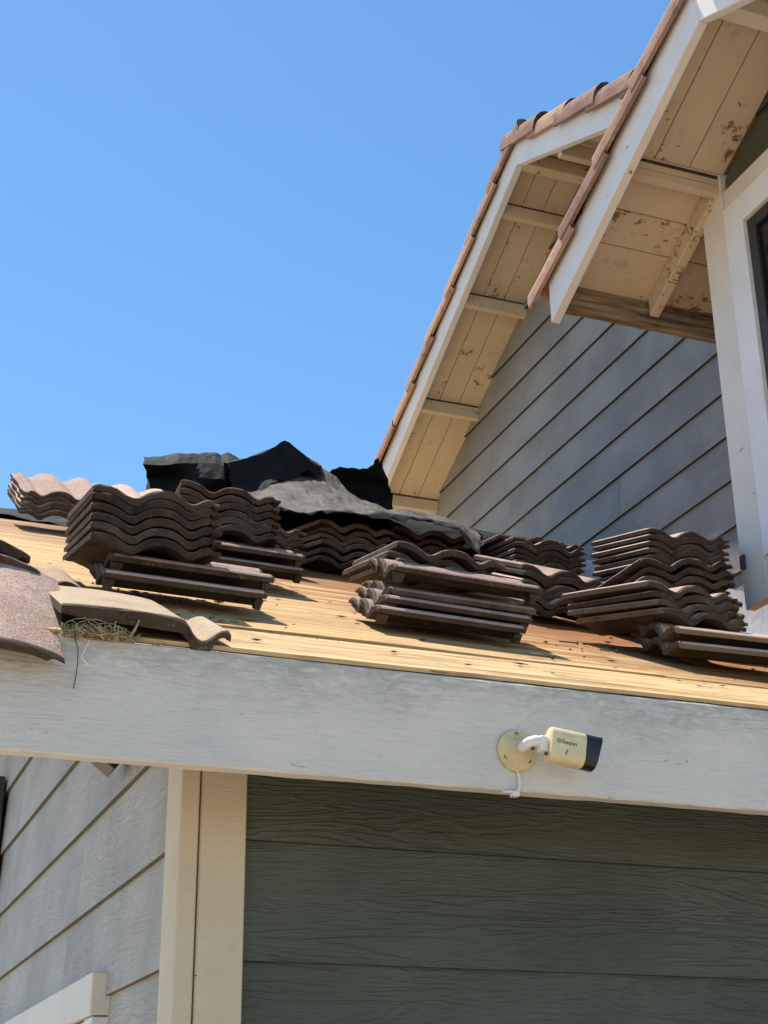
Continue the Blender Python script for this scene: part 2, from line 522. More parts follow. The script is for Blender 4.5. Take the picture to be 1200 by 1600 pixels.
# --- small window on the side wall, only its head shows
win = box('side_window', 0.80, 0.829, 4.19, 6.30, 1.06, 1.955, 'glass', house, 0)
box('window_casing', 0.775, 0.829, 4.09, 6.42, 1.962, 2.070, 'trim', win, 0.003)
box('window_casing', 0.78, 0.829, 4.09, 4.188, 1.0, 1.958, 'casing', win, 0.003)
box('window_casing', 0.78, 0.829, 6.302, 6.42, 1.0, 1.958, 'casing', win, 0.003)
box('window_stop', 0.785, 0.829, 4.192, 4.225, 1.06, 1.925, 'trim', win, 0.002)
box('window_stop', 0.785, 0.829, 4.192, 6.30, 1.927, 1.955, 'trim', win, 0.002)
sh = box('shutter', 0.755, 0.805, 6.47, 6.86, 1.9, 3.13, 'dark_wood', house, 0.004)
sh['label'] = 'dark weathered shutter board'

# --- garage roof: fascia, pine boards, plywood
groof = hexa('garage_roof', [(0.2, 2.95, deck_z(2.95) - .10), (3.5, 2.95, deck_z(2.95) - .10), (3.5, RIDGE_Y, deck_z(RIDGE_Y) - .10), (0.2, RIDGE_Y, deck_z(RIDGE_Y) - .10),
                             (0.2, 2.95, deck_z(2.95) - .06), (3.5, 2.95, deck_z(2.95) - .06), (3.5, RIDGE_Y, deck_z(RIDGE_Y) - .06), (0.2, RIDGE_Y, deck_z(RIDGE_Y) - .06)], 'under', house)
fa = rough_beam('fascia_board', 0.15, 4.6, 2.9, 2.941, 2.336, 2.580, 'fascia', groof, 170, 0.002)
def deck_piece(name, x0, x1, y0, y1, mat, th=0.018, y0b=None, lift=0.0, n=24, jit=0.004, y1b=None):
    """one board of the roof deck; its front edge runs y0 (left) to y0b (right) and is a little ragged"""
    y0b = y0 if y0b is None else y0b
    y1b = y1 if y1b is None else y1b
    vs, fs = [], []
    s = random.random() * 50
    for i in range(n + 1):
        f = i / n
        x = x0 + (x1 - x0) * f
        ya = y0 + (y0b - y0) * f + jit * noise.noise(Vector((x * 6, s, 0))) + 0.5 * jit * noise.noise(Vector((x * 23, s, 3)))
        yb = y1 + (y1b - y1) * f
        w = lift * (0.6 + 0.5 * noise.noise(Vector((x * 1.4, s, 9)))) + 0.0016 * noise.noise(Vector((x * 3.0, s, 5)))
        vs += [(x, ya, deck_z(ya) + w), (x, yb, deck_z(yb)), (x, yb, deck_z(yb) - th), (x, ya + .002, deck_z(ya) - th + w)]
    for i in range(n):
        for j in range(4):
            a, b = i * 4 + j, i * 4 + (j + 1) % 4
            fs.append((a, b, b + 4, a + 4))
    fs += [(0, 1, 2, 3), tuple(n * 4 + j for j in (3, 2, 1, 0))]
    me = mesh(name, vs, fs, mat)
    bm = bmesh.new(); bm.from_mesh(me)
    bmesh.ops.recalc_face_normals(bm, faces=bm.faces)
    bm.to_mesh(me); bm.free()
    return link(name, me, groof)
deck_piece('deck_board', 0.15, 3.49, 2.9055, 2.976, 'deck', th=.009, n=160, jit=.005)
deck_piece('deck_board', 0.15, 1.62, 2.980, 3.225, 'deck', y1b=3.228, n=60)
deck_piece('deck_board', 1.623, 3.49, 2.980, 3.228, 'deck', y1b=3.224, y0b=2.9795, n=60)
deck_piece('plywood_sheet', 0.15, 0.84, 3.262, 4.46, 'ply', lift=.006)
deck_piece('plywood_sheet', 0.845, 2.06, 3.262, 4.46, 'ply', y0b=3.242, lift=.006)
deck_piece('plywood_sheet', 2.066, 3.49, 3.240, 4.46, 'ply', y0b=3.232, lift=.003)
deck_piece('plywood_sheet', 0.15, 1.45, 4.468, 5.68, 'ply')
deck_piece('plywood_sheet', 1.455, 2.67, 4.468, 5.68, 'ply')
deck_piece('plywood_sheet', 2.675, 3.49, 4.468, 5.68, 'ply')
deck_piece('plywood_sheet', 0.15, 1.05, 5.688, RIDGE_Y, 'ply')
deck_piece('plywood_sheet', 1.055, 2.27, 5.688, RIDGE_Y, 'ply')
deck_piece('plywood_sheet', 2.275, 3.49, 5.688, RIDGE_Y, 'ply')
zr = deck_z(RIDGE_Y)
hexa('roof_slope', [(0.15, RIDGE_Y + .002, zr - .05), (3.49, RIDGE_Y + .002, zr - .05), (3.49, 9.6, zr - 1.5), (0.15, 9.6, zr - 1.5),
                    (0.15, RIDGE_Y + .002, zr - .01), (3.49, RIDGE_Y + .002, zr - .01), (3.49, 9.6, zr - 1.46), (0.15, 9.6, zr - 1.46)], 'deck', groof)
hexa('barge_board', [(0.108, 2.9, 2.36), (0.148, 2.9, 2.36), (0.148, RIDGE_Y, zr - .22), (0.108, RIDGE_Y, zr - .22),
                     (0.108, 2.9, 2.56), (0.148, 2.9, 2.56), (0.148, RIDGE_Y, zr - .02), (0.108, RIDGE_Y, zr - .02)], 'barge', groof, 0.003)
# kinked sheet-metal flashing where the deck meets the gable wall
fl = []
ff = []
for i in range(26):
    y = 3.0 + i * 0.14
    z = deck_z(y)
    q = 0.008 * noise.noise(Vector((y * 4, 1, 1)))
    fl += [(3.36 + q, y, z + .012 + abs(q)), (3.474 + q * .5, y, z + .016), (3.478, y, z + .20 + q)]
    if i:
        a = (i - 1) * 3
        ff += [(a, a + 1, a + 4, a + 3), (a + 1, a + 2, a + 5, a + 4)]
link('wall_flashing', mesh('wall_flashing', fl, ff, 'flash'), groof)

# --- upper gable wall (faces left)
GX, GR, GZ, GT = 3.5, 5.83, 6.515, 0.51
gw = link('gable_wall', mesh('gable_wall', [(GX + .002, 2.95, 2.3), (GX + .002, 8.4, 2.3), (GX + .002, 8.4, GZ - GT * 2.57 + .03), (GX + .002, GR, GZ + .02), (GX + .002, 2.95, GZ - GT * 2.88 + .03),
                              (GX + .12, 2.95, 2.3), (GX + .12, 8.4, 2.3), (GX + .12, 8.4, GZ - GT * 2.57 + .03), (GX + .12, GR, GZ + .02), (GX + .12, 2.95, GZ - GT * 2.88 + .03)],
                             [(0, 1, 2, 3, 4), (9, 8, 7, 6, 5), (0, 5, 6, 1), (1, 6, 7, 2), (2, 7, 8, 3), (3, 8, 9, 4), (4, 9, 5, 0)], 'backing'), house)
GE = 0.2048
k = -14
while True:
    z = 5.256 + GE * k
    k += 1
    if z > GZ - 0.05:
        break
    zt = min(z + GE, GZ - 0.004)
    h0, h1 = (GZ + .016 - z) / GT, (GZ + .016 - zt) / GT
    a0, b0, a1, b1 = max(2.95, GR - h0), min(8.4, GR + h0), max(2.95, GR - h1), min(8.4, GR + h1)
    js = [5.15 + 1.1 * math.sin(k * 1.9)] if (k % 3 == 0 and b1 - a1 > 3) else []
    ys = [None] + js + [None]
    for i in range(len(ys) - 1):
        p0 = a0 if ys[i] is None else ys[i] + .0012
        p1 = a1 if ys[i] is None else ys[i] + .0012
        q0 = b0 if ys[i + 1] is None else ys[i + 1] - .0012
        q1 = b1 if ys[i + 1] is None else ys[i + 1] - .0012
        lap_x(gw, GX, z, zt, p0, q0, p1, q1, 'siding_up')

# --- helpers for the two gable roofs
def slab(name, x0, x1, ya, yb, fz, d0, d1, mat, parent, bevel=0.0):
    """board between ya and yb whose lower face is fz(y)+d0 and upper face fz(y)+d1"""
    return hexa(name, [(x0, ya, fz(ya) + d0), (x1, ya, fz(ya) + d0), (x1, yb, fz(yb) + d0), (x0, yb, fz(yb) + d0),
                       (x0, ya, fz(ya) + d1), (x1, ya, fz(ya) + d1), (x1, yb, fz(yb) + d1), (x0, yb, fz(yb) + d1)], mat, parent, bevel)

def rake_tile_mesh():
    sec = [(0.0, .004), (.010, .036), (.032, .064), (.065, .076), (.096, .066), (.117, .042), (.126, .014), (.129, -.012), (.130, -.040)]
    th = .018
    L, n = .42, 5
    outer, inner = [], []
    for i, (u, w) in enumerate(sec):
        p = Vector(sec[max(i - 1, 0)]); q = Vector(sec[min(i + 1, len(sec) - 1)])
        d = (q - p).normalized()
        nrm = Vector((d.y, -d.x))
        if nrm.dot(Vector((u - .06, w + .02))) < 0: nrm = -nrm
        outer.append((u, w)); inner.append((u - nrm.x * th, w - nrm.y * th))
    ring = outer + inner[::-1]
    k = len(ring)
    vs, fs = [], []
    for i in range(n + 1):
        v = L * i / n
        tp = 1.0 - 0.07 * v / L
        for j, (u, w) in enumerate(ring):
            q = .0012 * noise.noise(Vector((u * 60, v * 30, w * 60)))
            e = (.004 * noise.noise(Vector((u * 50, w * 50, i)))) if i in (0, n) else 0
            vs.append((.065 + (u - .065) * tp + q, v + e, w * tp + q))
    for i in range(n):
        for j in range(k):
            a, b = i * k + j, i * k + (j + 1) % k
            fs.append((a, b, b + k, a + k))
    fs += [tuple(range(k - 1, -1, -1)), tuple(n * k + j for j in range(k))]
    me = mesh('rake_tile', vs, fs, ['rake', 'tile'], mi=[0] * (len(fs) - 2) + [1, 1])  # end faces get the dark body colour as painted shade
    bm = bmesh.new(); bm.from_mesh(me)
    bmesh.ops.recalc_face_normals(bm, faces=bm.faces)
    bm.to_mesh(me); bm.free()
    return me
RAKE = rake_tile_mesh()
RAKE_M = RAKE.copy()        # mirror image for the other slope
for v in RAKE_M.vertices:
    v.co.y = .42 - v.co.y
RAKE_M.flip_normals()

def rake_row(parent, xf, y_low, z_low, t, sgn, count, expo=.335, seed=0):
    """tiles laid from the eave upwards; sgn=+1: slope rises towards +Y, -1: rises towards -Y.  xf: outer face of the barge"""
    rnd = random.Random(seed)
    ln = math.hypot(1, t)
    for i in range(count):
        s = i * expo / ln
        y, z = y_low + sgn * s, z_low + t * s
        tilt = math.atan(t) - 0.075 + rnd.uniform(-.008, .008)
        # local axes: u outward (-X), v up the slope, w up
        v = Vector((rnd.uniform(-.012, .012), sgn * math.cos(tilt), math.sin(tilt))).normalized()
        u = Vector((-1, 0, 0))
        u = (u - v * u.dot(v)).normalized()
        w = u.cross(v)
        me = RAKE
        if w.z < 0:
            w = -w
        mw = Matrix((u, v, w)).transposed().to_4x4()
        mw.translation = Vector((xf + .089 + rnd.uniform(-.004, .004), y, z + .018 + rnd.uniform(-.003, .003)))
        if mw.determinant() < 0:
            # keep the frame right-handed: run v backwards and use the mirrored mesh
            top = mw.translation + v * .42
            mw = Matrix((u, -v, w)).transposed().to_4x4()
            mw.translation = top
            me = RAKE_M
        link('rake_tile', me, parent, mw)

# --- upper roof (behind)
f1 = lambda y: GZ - GT * abs(y - GR)
N1, F1T = 0.465, 0.513
bz1 = lambda y: 6.423 - (F1T * (y - GR) if y > GR else N1 * (GR - y))
uroof = slab('upper_roof', 3.10, 6.5, GR, 8.2, f1, .02, .06, 'under', house)
slab('roof_slope', 3.10, 6.5, 3.6, GR, lambda y: GZ - .49 * (GR - y), .02, .06, 'under', uroof)
slab('barge_board', 3.07, 3.11, GR + .001, 8.12, bz1, 0, .168, 'barge', uroof, .003)
slab('barge_board', 3.07, 3.11, 3.9, GR - .001, bz1, 0, .168, 'barge', uroof, .003)
for x0, x1 in ((3.113, 3.231), (3.2355, 3.357), (3.3615, 3.498)):
    slab('soffit_board', x0, x1, GR + .05, 8.1, f1, 0, .017, 'soffit', uroof)
    slab('soffit_board', x0, x1, 4.2, GR - .05, lambda y: GZ - .49 * (GR - y), 0, .017, 'soffit', uroof)
for y in (6.095, 6.615, 7.28, 7.94):
    slab('lookout', 3.112, 3.497, y, y + .04, lambda q, y=y: f1(y), -.088, -.014, 'soffit', uroof, .002)
    slab('gap_shade_strip', 3.113, 3.496, y + .004, y + .036, lambda q, y=y: f1(y), -.0138, .004, 'gap_shade', uroof)  # dark strip put in as the shadow gap between lookout and soffit
for y in (5.42, 4.85):
    slab('lookout', 3.112, 3.497, y, y + .04, lambda q, y=y: GZ - .49 * (GR - y), -.10, -.012, 'soffit', uroof, .002)
box('ridge_beam', 3.112, 3.60, GR - .035, GR + .035, 6.415, 6.50, 'soffit', uroof, .003)
rake_row(uroof, 3.07, 8.22, bz1(8.22) + .168, F1T, -1, 8, seed=3)
rake_row(uroof, 3.07, 4.03, bz1(4.03) + .168, N1, 1, 6, seed=4)

def felt_edge(parent, xf, ya, yb, fz, seed):
    n = 60
    vs, fs = [], []
    for i in range(n + 1):
        y = ya + (yb - ya) * i / n
        d = .018 + .012 * noise.noise(Vector((y * 9, seed, 0))) + .006 * noise.noise(Vector((y * 37, seed, 4)))
        z = fz(y)
        q = .004 * noise.noise(Vector((y * 14, seed, 8)))
        vs += [(xf - .003 + q * .3, y, z + .022), (xf - .010 + q, y, z - d), (xf - .013 + q, y, z - d), (xf - .007, y, z + .022)]
    for i in range(n):
        for j in range(4):
            a, b = i * 4 + j, i * 4 + (j + 1) % 4
            fs.append((a, b, b + 4, a + 4))
    fs += [(0, 1, 2, 3), tuple(n * 4 + j for j in (3, 2, 1, 0))]
    me = mesh('felt_edge', vs, fs, 'felt')
    bm = bmesh.new(); bm.from_mesh(me)
    bmesh.ops.recalc_face_normals(bm, faces=bm.faces)
    bm.to_mesh(me); bm.free()
    link('felt_edge', me, parent)
felt_edge(uroof, 3.07, GR + .06, 8.15, lambda y: bz1(y) + .168, 1)
felt_edge(uroof, 3.07, 4.0, GR - .08, lambda y: bz1(y) + .166, 5)

# --- dormer roof and bay (near)
DR, DZ, DT = 3.5, 5.47, 0.47
f2 = lambda y: DZ - DT * abs(y - DR)
bz2 = lambda y: 5.308 - .4625 * abs(y - DR)
droof = slab('dormer_roof', 2.63, 5.5, DR, 4.72, f2, .02, .055, 'under', house)
slab('roof_slope', 2.63, 5.5, 2.28, DR, f2, .02, .055, 'under', droof)
slab('barge_board', 2.6, 2.64, DR + .001, 4.713, bz2, 0, .205, 'barge', droof, .003)
slab('barge_board', 2.6, 2.64, 2.28, DR - .001, bz2, 0, .205, 'barge', droof, .003)
eb = rough_beam('eave_beam', 2.642, 3.498, 4.672, 4.712, 4.80, 4.935, 'old_beam', droof, 40, .003, 3)
eb['label'] = 'bare grey-brown weathered eave beam'
for x0, x1 in ((2.642, 2.767), (2.772, 2.924), (2.929, 3.08)):
    slab('soffit_board', x0, x1, DR + .04, 4.108, f2, 0, .017, 'soffit', droof)
    slab('soffit_board', x0, x1, 2.3, DR - .04, f2, 0, .017, 'soffit', droof)
for y0, y1 in ((4.111, 4.324), (4.330, 4.469), (4.475, 4.67)):
    slab('soffit_board', 2.642, 3.498, y0, y1, f2, -.002, .016, 'soffit_worn', droof)
slab('lookout', 2.642, 3.078, 4.112, 4.152, lambda q: f2(4.13), -.042, -.014, 'soffit_worn', droof, .002)
slab('gap_shade_strip', 2.643, 3.077, 4.116, 4.148, lambda q: f2(4.13), -.0138, .006, 'gap_shade', droof)
slab('lookout', 2.642, 3.078, 4.114, 4.150, lambda q: f2(4.13), -.085, -.0445, 'soffit_worn', droof, .002)
slab('rafter', 3.035, 3.08, 4.154, 4.655, f2, -.095, -.003, 'soffit_worn', droof, .004)
box('ridge_beam', 2.642, 3.10, DR - .035, DR + .035, DZ - .09, DZ - .01, 'trim', droof, .003)
rake_row(droof, 2.6, 4.835, bz2(4.835) + .203, .4625, -1, 4, seed=7)
rake_row(droof, 2.6, 2.12, bz2(2.12) + .203, .4625, 1, 4, seed=8)

felt_edge(droof, 2.6, DR + .08, 4.74, lambda y: bz2(y) + .203, 9)
felt_edge(droof, 2.6, 2.26, DR - .08, lambda y: bz2(y) + .203, 12)
BX = 3.08
bay = link('bay', mesh('bay', [(BX + .02, 2.78, 3.43), (BX + .02, 4.23, 3.43), (BX + .02, 4.23, f2(4.23)), (BX + .02, DR, DZ), (BX + .02, 2.78, f2(2.78)),
                               (GX - .02, 2.78, 3.43), (GX - .02, 4.23, 3.43), (GX - .02, 4.23, f2(4.23)), (GX - .02, DR, DZ), (GX - .02, 2.78, f2(2.78))],
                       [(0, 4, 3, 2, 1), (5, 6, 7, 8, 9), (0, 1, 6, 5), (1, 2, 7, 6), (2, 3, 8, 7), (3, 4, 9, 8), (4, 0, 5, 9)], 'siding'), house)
hexa('corner_board', [(3.058, 4.105, 3.40), (3.099, 4.105, 3.40), (3.099, 4.25, 3.40), (3.058, 4.25, 3.40),
                      (3.058, 4.105, f2(4.105) - .004), (3.099, 4.105, f2(4.105) - .004), (3.099, 4.25, f2(4.25) - .004), (3.058, 4.25, f2(4.25) - .004)], 'trim', bay, .003)
hexa('corner_board', [(3.058, 2.75, 3.40), (3.099, 2.75, 3.40), (3.099, 2.897, 3.40), (3.058, 2.897, 3.40),
                      (3.058, 2.75, f2(2.75) - .004), (3.099, 2.75, f2(2.75) - .004), (3.099, 2.897, f2(2.897) - .004), (3.058, 2.897, f2(2.897) - .004)], 'trim', bay, .003)
box('header_board', 3.062, 3.099, 2.90, 4.102, 5.003, 5.09, 'trim', bay, .003)
box('sill_board', 3.058, 3.099, 2.90, 4.102, 3.40, 3.55, 'trim', bay, .003)
for z in (5.093,):
    h = lambda q: (DZ - q) / DT
    for z0 in (5.093, 5.298):
        zt = min(z0 + .205, DZ - .004)
        lap_x(bay, 3.099, z0, zt, max(2.79, DR - h(z0)), min(4.22, DR + h(z0)), max(2.79, DR - h(zt)), min(4.22, DR + h(zt)), 'siding')
bw = box('window', 3.085, 3.10, 3.02, 3.985, 3.69, 4.875, 'glass', house, 0)
box('casing', 3.050, 3.099, 3.985, 4.10, 3.55, 5.0, 'casing', bw, .003)
box('casing', 3.050, 3.099, 2.90, 3.015, 3.55, 5.0, 'casing', bw, .003)
box('casing', 3.050, 3.099, 3.017, 3.983, 4.885, 5.0, 'casing', bw, .003)
box('casing', 3.050, 3.099, 3.017, 3.983, 3.55, 3.685, 'casing', bw, .003)
for a in ((3.935, 3.983, 3.687, 4.883), (3.017, 3.065, 3.687, 4.883), (3.067, 3.933, 4.835, 4.883), (3.067, 3.933, 3.687, 3.735), (3.48, 3.52, 3.737, 4.833)):
    box('window_frame', 3.068, 3.084, *a, 'frame', bw, .002)
hk = hexa('hook', [(3.04, 4.215, 3.545), (3.057, 4.215, 3.545), (3.057, 4.232, 3.545), (3.04, 4.232, 3.545),
              (3.045, 4.212, 3.60), (3.057, 4.212, 3.60), (3.057, 4.236, 3.60), (3.045, 4.236, 3.60)], 'dark_metal', bay, .002)

# ------------------------------------------------------------------ concrete roof tiles
PROFILE = [(0, 46), (4, 50), (14, 52), (28, 52), (44, 50), (58, 46), (70, 40), (80, 33.5), (90, 28), (98, 25.5), (106, 25), (116, 28), (126, 35), (136, 42), (148, 47.5), (162, 51), (178, 52),
           (194, 51), (208, 47.5), (220, 42), (230, 35), (240, 28.5), (250, 26), (260, 27.5), (270, 33), (280, 39), (289, 42), (297, 42), (303, 39), (306, 34), (318, 33.5), (330, 33)]
TL = 0.42
def tile_mesh(seed, chip=0.5, lug=False, top='tile_top', prof=PROFILE, L=TL, thick=21.0, cut=None):
    rnd = random.Random(seed)
    ST = [0, .0035, .010, .05, .11, .17, .23, .29, .35, .40, .41, .4165, .42]
    n, k = len(ST) - 1, len(prof)
    vs, fs, mi = [], [], []
    W = prof[-1][0]
    ends = []
    for e in (0, 1):
        ends.append([chip * (0.0035 * noise.noise(Vector((p[0] * .03, seed * 3.3, e * 7))) + max(0, noise.noise(Vector((p[0] * .012, seed * 1.7 + 5, e * 3 + 1))) - .22) * .05) for p in prof])
    def top_pt(i, j):
        x, z = prof[j]
        y = L * ST[i] / .42
        if i <= 2: y += abs(ends[0][j]) * (1, .9, .6)[i]
        if i >= n - 2: y -= abs(ends[1][j]) * (1, .9, .6)[n - i]
        worn = (.0042, .0012, 0)[i] if i <= 2 else ((.0042, .0012, 0)[n - i] if i >= n - 2 else 0)
        worn *= 1.0 + 1.6 * noise.noise(Vector((x * .05, seed * 2.7, i // 6)))
        if cut:
            y = cut(x / 1000, ST[i] / .42)
        q = .0011 * noise.noise(Vector((x * .04, y * 25, seed)))
        xr = x / 1000
        if j == k - 1: xr -= chip * max(0, noise.noise(Vector((y * 14, seed * 2.1, 3)))) * .03
        return Vector((xr, y, z / 1000 + q - worn))
    for i in range(n + 1):
        for j in range(k):
            vs.append(top_pt(i, j))
    o = len(vs)
    for i in range(n + 1):
        for j in range(k):
            t = vs[i * k + j]
            x = prof[j][0]
            th = thick * (.62 if x < 12 else (.85 if x < 40 else 1)) if x < 300 * W / 330 else thick * .52
            inset = 0.002 if i in (0,) else (-0.002 if i == n else 0)
            zz = prof[j][1] / 1000 - th / 1000 * (1 + .10 * noise.noise(Vector((x * .03, seed * 5.1, i // 4))))
            vs.append(Vector((t.x + (.002 if j == 0 else 0), t.y + inset, zz)))
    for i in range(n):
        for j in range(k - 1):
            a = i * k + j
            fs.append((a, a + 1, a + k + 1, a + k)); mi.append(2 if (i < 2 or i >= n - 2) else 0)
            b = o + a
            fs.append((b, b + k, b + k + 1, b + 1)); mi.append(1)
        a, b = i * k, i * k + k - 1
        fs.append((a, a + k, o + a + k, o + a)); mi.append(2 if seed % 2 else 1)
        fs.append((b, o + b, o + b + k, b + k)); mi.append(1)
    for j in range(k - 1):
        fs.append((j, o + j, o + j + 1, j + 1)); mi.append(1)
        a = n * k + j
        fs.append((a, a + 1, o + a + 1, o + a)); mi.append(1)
    if lug:
        for (x0, x1) in ((.006, .05), (.16, .20)):
            for (y0, y1) in ((L - .035, L - .008), (.008, .030)):
                b = len(vs)
                vs += [Vector(p) for p in ((x0 + .006, y0 + .004, .003), (x1 - .006, y0 + .004, .003), (x1 - .006, y1 - .004, .003), (x0 + .006, y1 - .004, .003), (x0, y0, .030), (x1, y0, .030), (x1, y1, .030), (x0, y1, .030))]
                fs += [tuple(b + q for q in f) for f in BOXF]; mi += [1] * 6
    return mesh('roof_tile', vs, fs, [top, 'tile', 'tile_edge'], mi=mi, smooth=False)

def smooth_tile(me):
    me.polygons.foreach_set('use_smooth', [p.material_index == 0 or True for p in me.polygons])
    me.update()
    bm = bmesh.new(); bm.from_mesh(me)
    for e in bm.edges:
        if len(e.link_faces) == 2 and e.calc_face_angle(0) > 0.6:
            e.smooth = False
    bm.to_mesh(me); bm.free()
VAR = [tile_mesh(i + 1, (0.35, 0.8, 0.5, 1.1, 0.6, 0.9, 0.4)[i]) for i in range(7)]
VARL = [tile_mesh(i + 31, 0.6, True) for i in range(3)]
for m_ in VAR + VARL: smooth_tile(m_)

def pose(o, yaw, pit, rol):
    m = Matrix.Rotation(R_(yaw), 4, 'Z') @ Matrix.Rotation(R_(pit), 4, 'X') @ Matrix.Rotation(R_(rol), 4, 'Y')
    m.translation = Vector(o)
    return m

ORD = ['bottom', 'second', 'third', 'fourth', 'fifth', 'sixth', 'seventh', 'eighth']
GROUP = 'loose concrete roof tiles stacked on the stripped roof'
trnd = random.Random(5)
def stack(where, top_o, yaw, pit, rol, n, dz=.0256, shift=(0, 0), jx=.004, jy=.007, ja=.9, first=None, look='brown roof tile', var=None, skew=None):
    """a pile of n tiles whose topmost has its origin at top_o; one top-level object each"""
    up_ = (Matrix.Rotation(R_(yaw), 3, 'Z') @ Matrix.Rotation(R_(pit), 3, 'X') @ Matrix.Rotation(R_(rol), 3, 'Y')) @ Vector((0, 0, 1))
    for i in range(n):
        d = n - 1 - i
        p = Vector(top_o) - Vector((0, 0, 1)) * dz * d + Vector((shift[0] * d + trnd.uniform(-jx, jx), shift[1] * d + trnd.uniform(-jy, jy), trnd.uniform(-.0016, .0016)))
        if skew and i in skew:
            p += Vector(skew[i])
        me = (var or VAR)[trnd.randrange(len(var or VAR))]
        o = link('roof_tile', me, None, pose(p, yaw + trnd.uniform(-ja, ja), pit + trnd.uniform(-.35, .35), rol + trnd.uniform(-.35, .35)))
        if n == 1:
            lab = f'{look} {where}'
        else:
            pos = 'topmost' if i == n - 1 else ('lowest' if i == 0 else f'{ORD[d]} from the top')
            lab = f'{look}, {pos} of {where}'
        tag(o, lab, 'roof tile', GROUP, 'thing')

stack('the far-left sunlit ridge pile', (0.976, 6.034, 4.308), 182.6, -33.5, 2.0, 5, .0225, look='pinkish roof tile')
stack('the second sunlit ridge pile from left', (1.310, 6.045, 4.309), 181.0, -33.0, 1.0, 5, .0225, look='pinkish roof tile')
stack('the six-tile front-left pile', (0.571, 3.405, 3.097), -0.2, 12.1, -1.4, 6, .0256)
stack('the crosswise pair under the front-left pile', (1.050, 3.446, 2.924), 87.9, 2.0, -26.1, 2, .046, shift=(-.018, -.005), jx=.001, jy=.001, ja=.3, var=VARL)
stack('the pile right behind the front-left one', (0.987, 4.281, 3.552), -7.2, 11.0, 4.1, 6, .0256)
stack('the crosswise pair right of the front-left pile', (1.381, 4.20, 3.310), 88.0, 2.0, -26.0, 2, .047, jx=.001, jy=.001, ja=.3, var=VARL)
stack('the pile left of the felt-covered ones', (1.306, 4.911, 3.733), 5.0, 12.0, -1.0, 5, .0256, jy=.012, look='reddish brown roof tile')
stack('the left pile under the torn felt', (1.809, 5.30, 3.940), 2.5, 14.0, -1.7, 6, .030, jx=.009, jy=.015)
stack('the right pile under the torn felt', (2.155, 5.372, 3.985), -9.0, 14.0, 3.0, 6, .029, jx=.008, jy=.015)
stack('the three-tile middle pile', (1.452, 3.600, 3.144), -1.4, 12.4, 2.9, 3, .0262, jx=.001, jy=.002, skew={1: (-.022, .02, 0)})
stack('in tan brown lying crosswise on top under the middle pile', (1.807, 3.431, 2.987), 84.5, 3.8, -26.2, 1, var=VARL, look='single roof tile')
stack('the three crosswise tiles under the middle pile', (1.812, 3.482, 2.942), 86.2, 2.8, -26.1, 3, .0365, shift=(-.028, -.02), jx=.002, jy=.004, ja=.8, var=VARL)
stack('the pile against the gable wall', (2.604, 5.154, 3.950), -0.4, 10.2, -2.0, 6, .0256, skew={5: (-.03, .09, .012)})
stack('the crosswise pair under the gable wall pile', (3.0, 5.12, 3.755), 88.0, 2.0, -26.0, 2, .046, var=VARL)
stack('the sunlit-topped pile right of middle', (2.185, 4.287, 3.422), 0.7, 24.8, 1.6, 6, .0256)
stack('the eight-tile pile beside the bay window', (2.634, 4.177, 3.577), -0.5, 14.4, -3.0, 8, .0245, jx=.006)
stack('the crosswise tiles under the bay window pile', (3.02, 4.22, 3.36), 88.0, 2.0, -26.0, 3, .046, var=VARL)
stack('the tilted chipped pile before the bay window', (2.438, 3.927, 3.340), -6.0, 4.0, -4.7, 5, .031, jx=.012, jy=.02, ja=3.0)
stack('the fanned-out four tiles at far right', (2.190, 3.505, 3.082), 8.9, 12.4, -4.2, 4, .0262, shift=(.016, -.004), jx=.003, jy=.01, ja=2.0)
stack('the crosswise pair at the right edge of the roof', (2.639, 3.380, 2.907), 81.8, 2.5, -22.6, 2, .045, shift=(.004, -.004), jx=.001, jy=.001, ja=.3)

# --- broken pieces at the left end of the eave
BARREL = [(260 * i / 22, 60 - 33 * (abs(260 * i / 22 - 118) / 142) ** 1.9) for i in range(23)]
barrel_me = tile_mesh(61, .7, False, 'granular', BARREL, .42, 20)
barrel2_me = tile_mesh(62, 1.2, False, 'granular', BARREL, .40, 27)
for m_ in (barrel_me, barrel2_me): smooth_tile(m_)
b = link('barrel_tile', barrel_me, None, pose((0.188, 2.868, 2.486), -4.0, 42.0, 0.0))
tag(b, 'granular pink barrel tile overhanging the fascia at far left', 'roof tile')
b = link('barrel_tile', barrel2_me, None, pose((0.166, 3.13, 2.765), -2.0, 18.0, 0.0))
tag(b, 'dark-ended barrel tile resting on the overhanging pink one', 'roof tile')
b = link('barrel_tile', barrel2_me, None, pose((0.157, 3.20, 2.845), 5.0, 18.5, 2.0))
tag(b, 'uppermost of the dark-ended barrel tiles at the left edge', 'roof tile')
HALF = [(0 + x * 1.0, 10 + 26 * math.sin(math.pi * min(1, x / 100) * .85 + .35)) for x in range(0, 125, 8)]
half_me = tile_mesh(71, 1.4, False, 'eave_top', HALF, .40, 17); smooth_tile(half_me)
b = link('broken_tile', half_me, None, pose((0.492, 3.49, 2.880), -2.0, 25.9, 4.0))
tag(b, 'narrow broken tile piece with sunlit top beside the pink barrel tile', 'roof tile')
EAVE = [(-4, 64), (0, 67), (30, 69), (70, 70), (120, 70), (170, 68), (215, 66), (240, 64), (252, 60), (262, 50), (272, 36), (282, 26), (292, 22), (302, 24), (312, 32), (322, 41), (332, 47), (342, 49), (348, 47), (352, 42)]
def eave_cut(x, f):
    back = .37 - max(0, x - .20) * .9
    return back * f + (.004 * noise.noise(Vector((x * 40, 3, 1))) if f == 0 else 0)
eave_me = tile_mesh(81, .8, False, 'eave_top', EAVE, .40, 30, eave_cut); smooth_tile(eave_me)
b = link('eave_tile', eave_me, None, pose((0.440, 2.902, 2.576), 0.0, 25.6, 0.0))
